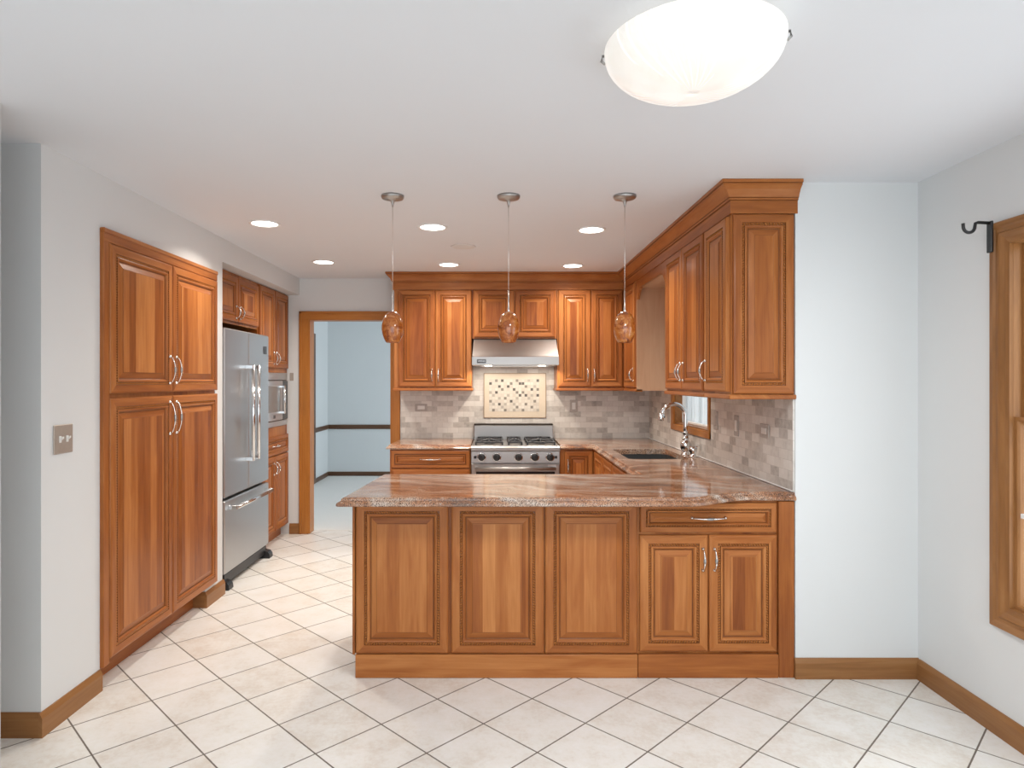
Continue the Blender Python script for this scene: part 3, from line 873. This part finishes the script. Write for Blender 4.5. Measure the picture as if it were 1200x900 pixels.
# range hood
hd = thing('range_hood', 'stainless steel range hood under the short cabinet above the range', 'hood', (.180, 0, 0))
HB, HT = 5.722, 5.915
def hood_ring(y, z, hw): return [(-hw, y, z), (hw, y, z)]
c = MB()
sec = [(HB+.006, 1.597, .378), (HB, 1.603, .380), (HB, 1.672, .380), (HB+.012, 1.680, .378), (HT, 1.836, .372)]
vs = []
for y, z, hw in sec: vs += [(-hw, y, z), (hw, y, z)]
vs += [(-.372, YB-.010, 1.836), (.372, YB-.010, 1.836), (-.378, YB-.010, 1.597), (.378, YB-.010, 1.597)]
fs = [(2*i, 2*i+1, 2*i+3, 2*i+2) for i in range(4)] + [(8, 9, 11, 10), (10, 11, 13, 12), (12, 13, 1, 0)]
fs += [(0, 2, 4, 6, 8, 10, 12), (1, 13, 11, 9, 7, 5, 3)]
c.add(vs, fs); c.build('canopy', M['steel_x'], hd)
c = MB(); c.box(-.30, .30, HB+.10, 6.16, 1.590, 1.598, 0, .002); c.build('filter', M['steel_y'], hd)
for hx in (-.238, .235):
    l = MB().lathe([(.0001, -.006), (.026, -.006), (.033, 0), (.0001, .001)], 20, (hx, HB+.055, 1.5965)).build('hood_lamp', M['hood_lamp'], hd)
    ld = bpy.data.lights.new('hood_light', 'SPOT'); ld.energy = HOOD_POWER; ld.color = (1, .89, .74); ld.spot_size = R(150); ld.spot_blend = .35; ld.shadow_soft_size = .02
    lo = bpy.data.objects.new('hood_light', ld); COL.objects.link(lo); lo.parent = hd; lo.location = (hx, HB+.055, 1.585); lo.rotation_euler = (R(18), 0, 0)
bdg = MB().box(-.338, -.258, HB-.006, HB+.001, 1.617, 1.650, 0, .003).build('badge', M['badge'], hd)
def text_mesh(txt, size, parent, loc, rot, mat, name='lettering'):
    cu = bpy.data.curves.new('t', 'FONT'); cu.body = txt; cu.size = size; cu.extrude = .0006; cu.align_x = 'CENTER'; cu.align_y = 'CENTER'
    ob = bpy.data.objects.new('t', cu); COL.objects.link(ob)
    dg = bpy.context.evaluated_depsgraph_get()
    me = bpy.data.meshes.new_from_object(ob.evaluated_get(dg))
    bpy.data.objects.remove(ob)
    me.materials.clear(); me.materials.append(mat); me.name = name
    o = bpy.data.objects.new(name, me); COL.objects.link(o); o.parent = parent; o.location = loc; o.rotation_euler = rot
    return o
text_mesh('VIKING', .021, bdg, (-.298, HB-.0066, 1.6335), (R(90), 0, 0), M['letter'])

# mosaic picture panel behind the range
mp = thing('mosaic_panel', 'cream mosaic tile panel with scattered dark squares on the wall behind the range', 'tile panel', (0, 0, 0))
yw = YB-.008
c = MB(); c.box(-.103, .484, yw-.010, yw, 1.112, 1.532, 0, .002); c.build('border', M['cream'], mp)
c = MB()
for a in ((-.108, -.100, 1.108, 1.536), (.481, .489, 1.108, 1.536), (-.108, .489, 1.108, 1.116), (-.108, .489, 1.528, 1.536)): c.box(a[0], a[1], yw-.014, yw, a[2], a[3], 0, .002)
c.build('pencil_edge', M['pencil'], mp)
c = MB(); c.box(-.0561, .4216, yw-.0125, yw-.004, 1.169, 1.4781)
spots = {0: '2m 4d 9m 13p 16d', 1: '0d 7m 10d 11d', 2: '3d 6d 12m 15p', 3: '4m 8d 14d 16m', 4: '0p 2d 9m 11m', 5: '1p 6p 10d 12d 14p 16d', 6: '3p 5m 9p 13p', 7: '0m 7d 15m', 8: '1p 3d 5p 8p 12m', 9: '4p 9m 14m', 10: '1m 5m 8p 11m 16p'}
mi = {'d': 1, 'm': 2, 'p': 3}
for r_, txt in spots.items():
    for w_ in txt.split():
        cx = -.042 + int(w_[:-1])*.0281; cz_ = 1.464 - r_*.0281
        c.box(cx-.0122, cx+.0122, yw-.0137, yw-.010, cz_-.0122, cz_+.0122, mi[w_[-1]], .001)
c.build('tile_field', [M['mosaic'], M['mt_dark'], M['mt_mid'], M['mt_pale']], mp)

# ---------------------------------------------------------------- refrigerator
fr_ = thing('refrigerator', 'stainless steel French-door refrigerator with bottom freezer in the left alcove', 'refrigerator', (-1.885, 4.553, 0), R(90))
FW = .897
MB().box(.004, FW-.004, .055, .66, .045, 1.80, 0, .004).build('body', M['black'], fr_)
for x0, x1 in ((.004, FW/2-.003), (FW/2+.003, FW-.004)):
    d_ = MB().box(x0, x1, 0, .055, .640, 1.835, 0, .008).build('door', M['steel_z'], fr_)
    hx = (x1-.052) if x0 < .1 else (x0+.052)
    h = MB(); h.tube([(hx, -.058, .86), (hx, -.058, 1.58)], .0135, 14)
    for z in (.872, 1.568): h.box(hx-.015, hx+.015, -.062, .002, z-.016, z+.016, 0, .004)
    h.build('handle', M['chrome'], d_)
    if x0 > .1:
        b_o = MB().box(x1-.125, x1-.055, -.004, .001, 1.680, 1.745, 0, .002).build('badge', M['badge'], d_)
d_ = MB().box(.004, FW-.004, 0, .055, .105, .620, 0, .008).build('freezer_drawer', M['steel_z'], fr_)
h = MB(); h.tube([(.075, -.058, .565), (FW-.075, -.058, .565)], .0135, 14)
for x in (.09, FW-.09): h.box(x-.018, x+.018, -.062, .002, .549, .581, 0, .004)
h.build('handle', M['chrome'], d_)
k = MB(); k.box(.03, FW-.03, .012, .06, .030, .10, 0, .004); k.build('kick_grille', M['black'], fr_)
for x0, x1 in ((.0, .075), (FW-.075, FW)):
    k = MB(); k.prism([(.055, 0), (-.030, 0), (-.034, .006), (-.030, .035), (-.015, .055), (.055, .075)], 'x', x0, x1); k.build('foot', M['black'], fr_)

# microwave
mw = thing('microwave', 'built-in stainless microwave in the tall cabinet beside the refrigerator', 'microwave', (XT-.02, 5.463, 0), R(90))
c = MB(); c.box(.032, .745, -.012, .0, 1.048, 1.098, 0, .003); c.build('lower_trim', M['steel_y'], mw)
MB().box(.032, .745, -.012, 0, 1.468, 1.535, 0, .003).build('upper_trim', M['steel_y'], mw)
MB().box(.034, .743, .002, .45, 1.10, 1.466).build('body', M['black'], mw)
d_ = MB().box(.036, .600, -.020, .002, 1.104, 1.462, 0, .004).build('door', M['steel_y'], mw)
MB().box(.075, .500, -.0225, -.018, 1.180, 1.415, 0, .003).build('door_window', plain('painted_reflection_glass', (.30, .34, .36), .12, .4), d_)  # grey base colour stands in for the reflection in the door glass
h = MB(); h.tube([(.555, -.050, 1.16), (.555, -.050, 1.42)], .010, 12)
for z in (1.172, 1.408): h.box(.545, .565, -.052, -.018, z-.010, z+.010, 0, .002)
h.build('handle', M['chrome'], d_)
MB().box(.34, .39, -.0215, -.0195, 1.125, 1.155).build('badge', M['badge'], d_)
MB().box(.606, .742, -.020, .002, 1.104, 1.462, 0, .003).build('control_panel', M['black_glass'], mw)

# ---------------------------------------------------------------- ceiling lights
base = thing('recessed_light', '', 'light', (0, 0, H), 0, 'recessed ceiling lights')
MB().lathe([(.078, .0), (.094, 0), (.094, -.004), (.088, -.007), (.078, -.005), (.076, .0)], 32).build('trim_ring', M['white'], base)
MB().lathe([(.0001, -.0035), (.05, -.0035), (.077, -.002), (.077, -.0005), (.0001, -.0005)], 32).build('lens', M['lamp'], base)
ld = bpy.data.lights.new('can_light', 'AREA'); ld.shape = 'DISK'; ld.size = .14; ld.energy = CAN_POWER; ld.color = (1, .90, .79); ld.spread = R(140)
lo = bpy.data.objects.new('can_light', ld); COL.objects.link(lo); lo.parent = base; lo.location = (0, 0, -.009)
cans = [(-1.43, 4.06, 'lit recessed ceiling light nearest the pantry cabinet'),
        (-1.41, 5.38, 'lit recessed ceiling light nearest the doorway, in front of the soffit end'),
        (-.396, 4.154, 'lit recessed ceiling light between the left and middle pendants'),
        (-.388, 5.50, 'lit recessed ceiling light close above the left back wall cabinet crown'),
        (.624, 4.23, 'lit recessed ceiling light beside the right-hand pendant cable'),
        (.66, 5.55, 'lit recessed ceiling light in the far right kitchen corner near the crown')]
for i, (x, y, lb) in enumerate(cans):
    o = base if i == 0 else copy_tree(base)
    o.location = (x, y, H); o['label'] = lb
cs = MB().lathe([(.0001, -.006), (.06, -.006), (.085, -.004), (.092, 0), (.0001, 0)], 32, (0, 0, 0)).build('ceiling_speaker', plain('ceiling_cover', (.74, .73, .72), .7, var=.02), None, (-.23, 4.76, H))
tag(cs, 'flat round white unlit cover plate on the ceiling behind the middle pendant', 'ceiling cover')

# pendants
p0 = thing('pendant_light', '', 'pendant light', (0, 0, H), 0, 'amber pendant lights')
MB().lathe([(.0001, 0), (.060, 0), (.060, -.010), (.055, -.017), (.030, -.021), (.012, -.027), (.006, -.045), (.004, -.06), (.0001, -.06)], 28).build('canopy', M['nickel'], p0)
MB().tube([(0, 0, -.05), (0, 0, -.53)], .0016, 6).build('cable', M['silver'], p0)
MB().lathe([(.0001, -.50), (.003, -.50), (.0035, -.57), (.006, -.602), (.012, -.618), (.0001, -.62)], 16).build('stem', M['silver'], p0)
sh = [(.010, -.612), (.024, -.617), (.040, -.632), (.051, -.655), (.057, -.685), (.058, -.705), (.055, -.728), (.047, -.752), (.037, -.773), (.033, -.776), (.034, -.770), (.044, -.750), (.052, -.727), (.054, -.705), (.048, -.66), (.03, -.63), (.010, -.618)]
MB().lathe(sh, 32).build('shade', M['amber'], p0)
MB().lathe([(.0001, -.70), (.012, -.70), (.016, -.72), (.012, -.74), (.0001, -.745)], 12).build('bulb', M['white'], p0)
for i, (x, lb) in enumerate(((-.540, 'amber egg-shaped glass pendant hanging at the doorway edge, left of three'), (.072, 'amber egg-shaped glass pendant hanging in front of the hood cabinet, middle of three'), (.685, 'amber egg-shaped glass pendant hanging near the right cabinets, right of three'))):
    o = p0 if i == 0 else copy_tree(p0)
    o.location = (x, 3.45, H); o['label'] = lb
    o.rotation_euler.z = i*1.3

# ceiling bowl
cb = thing('ceiling_light', 'large lit frosted glass bowl light on the ceiling close to the camera', 'ceiling light', (.560, 1.85, H))
MB().lathe([(.0001, 0), (.17, 0), (.175, -.01), (.165, -.03), (.0001, -.03)], 32).build('base_plate', M['white'], cb)
pr = [(.247*math.cos(a), -.036-.128*math.sin(a)) for a in [R(90*i/14) for i in range(15)]]
pr = [(.247, -.030)] + pr
MB().lathe(pr + [(r*.975, z+.004) for r, z in pr[::-1]], 64).build('glass_bowl', M['bowl'], cb)
for a in (164, -16, 74):
    q = R(a); dx, dy = math.cos(q), math.sin(q)
    MB().tube([(dx*.150, dy*.150, -.022), (dx*.255, dy*.255, -.024), (dx*.257, dy*.257, -.038), (dx*.247, dy*.247, -.048)], .004, 8).build('clip', M['nickel'], cb)

ld = bpy.data.lights.new('bowl_light', 'AREA'); ld.shape = 'DISK'; ld.size = .40; ld.energy = 21; ld.color = (1, .98, .95)
lo = bpy.data.objects.new('bowl_light', ld); COL.objects.link(lo); lo.parent = cb; lo.location = (0, 0, -.19)
# ---------------------------------------------------------------- wall plates
def plate(name, label, cat, loc, rot, w, h, mat, horiz=False, toggles=0, rocker=False, sockets=False, group=None):
    t = thing(name, label, cat, loc, rot, group)
    MB().box(-w/2, w/2, -.006, 0, -h/2, h/2, 0, .003).build('plate', mat, t)
    if toggles:
        for i in range(toggles):
            x = (i-(toggles-1)/2)*.046
            k = MB(); k.box(x-.006, x+.006, -.009, -.005, -.014, .014, 0, .001); k.prism([(-.006, -.006), (-.020, .004), (-.020, .012), (-.006, .006)], 'x', x-.0045, x+.0045)
            k.build('toggle', M['white_plastic'], t)
    if rocker:
        MB().box(-.017, .017, -.010, -.005, -.033, .033, 0, .002).build('rocker', M['white_plastic'], t)
    if sockets:
        f = MB()
        f.box(*((-.034, .034) if horiz else (-.017, .017)), -.009, -.005, *((-.017, .017) if horiz else (-.034, .034)), 0, .002)
        f.build('socket_face', M['white_plastic'] if horiz else M['stone_plate'], t)
    return t
plate('light_switch', 'tan metal double switch plate with white toggles on the left wall', 'switch', (XL, 2.823, 1.212), R(90), .125, .125, M['tan_plate'], toggles=2)
plate('wall_outlet', 'stone-coloured outlet with white sockets on the tile left of the range', 'outlet', (-.704, YB-.008, 1.207), 0, .115, .07, M['stone_plate'], horiz=True, sockets=True)
plate('wall_switch', 'white switch plate on the tile right of the mosaic panel', 'switch', (.752, YB-.008, 1.222), 0, .075, .115, M['stone_plate'], rocker=True)
plate('wall_outlet', 'stone-coloured outlet on the tile between the room corner and sink window', 'outlet', (XK-.008, 5.53, 1.165), R(-90), .07, .115, M['stone_plate'], sockets=True)
plate('wall_outlet', 'stone-coloured outlet on the tile right beside the sink window casing', 'outlet', (XK-.008, 4.345, 1.20), R(-90), .075, .125, M['stone_plate'], sockets=True)
plate('wall_switch', 'stone-coloured plate with a bright white rocker under the right wall cabinets', 'switch', (XK-.008, 3.975, 1.19), R(-90), .075, .125, M['stone_plate'], rocker=True)
plate('wall_outlet', 'square stone-coloured outlet nearest the camera on the right tile wall', 'outlet', (XK-.008, 3.56, 1.19), R(-90), .115, .075, M['stone_plate'], horiz=True, sockets=True)
plate('wall_switch', 'tiny beige switch plate between the microwave cabinet and doorway casing', 'switch', (-1.942, YB, 1.50), 0, .036, .075, M['tan_plate'])

# curtain rod bracket
cbk = thing('curtain_rod_bracket', 'black iron curtain rod hook on the window casing top corner', 'bracket', (XR-.024, 2.712, 2.06))
MB().box(-.010, 0, -.014, .014, -.065, .065, 0, .002).build('mounting_plate', M['black'], cbk)
hk = MB()
pp = [(-.004, 0, .058), (-.055, 0, .060), (-.066, 0, .056)]
for i in range(0, 11):
    a = R(0 - 180*i/10)
    pp.append((-.092+.024*math.cos(a), 0, .042+.024*math.sin(a)))
pp.append((-.117, 0, .056))
hk.tube(pp, .0065, 10)
hk.build('hook_arm', M['black'], cbk)

# curtain outside view of the sink window
cu = MB(); n = 90; vs = []
for i in range(n+1):
    y = WY0+.014+(WY1-WY0-.028)*i/n
    x = XK+.100 + .010*math.sin(i*.9)+.006*math.sin(i*2.3+1)
    vs += [(x, y, WZ0+.02), (x, y, WZ1-.02)]
cu.add(vs, [(2*i, 2*i+2, 2*i+3, 2*i+1) for i in range(n)], 0, True)
vs2 = [(x+.003, y, z) for x, y, z in vs]
cu.add(vs2, [(2*i, 2*i+1, 2*i+3, 2*i+2) for i in range(n)], 0, True)
def sheer():
    t = NT('sheer_fabric')
    p, x, y, z = t.pos()
    n1 = t.noise(t.comb(t.math('MULTIPLY', y, 40.0), 0.0, 0.0), 1.0, 2)
    c = t.ramp(n1, [(.35, (.62, .66, .67)), (.5, (.78, .81, .82)), (.65, (.88, .89, .89))])
    d = t.new('ShaderNodeBsdfDiffuse'); tl = t.new('ShaderNodeBsdfTranslucent'); mx = t.new('ShaderNodeMixShader')
    t.link(c, d.inputs[0]); t.link(c, tl.inputs[0]); mx.inputs[0].default_value = .65
    t.link(d.outputs[0], mx.inputs[1]); t.link(tl.outputs[0], mx.inputs[2]); t.link(mx.outputs[0], t.n['Material Output'].inputs[0])
    return t.mat
tag(cu.build('curtain', sheer(), fix=False), 'pale striped sheer covering behind the sink window glass', 'curtain')
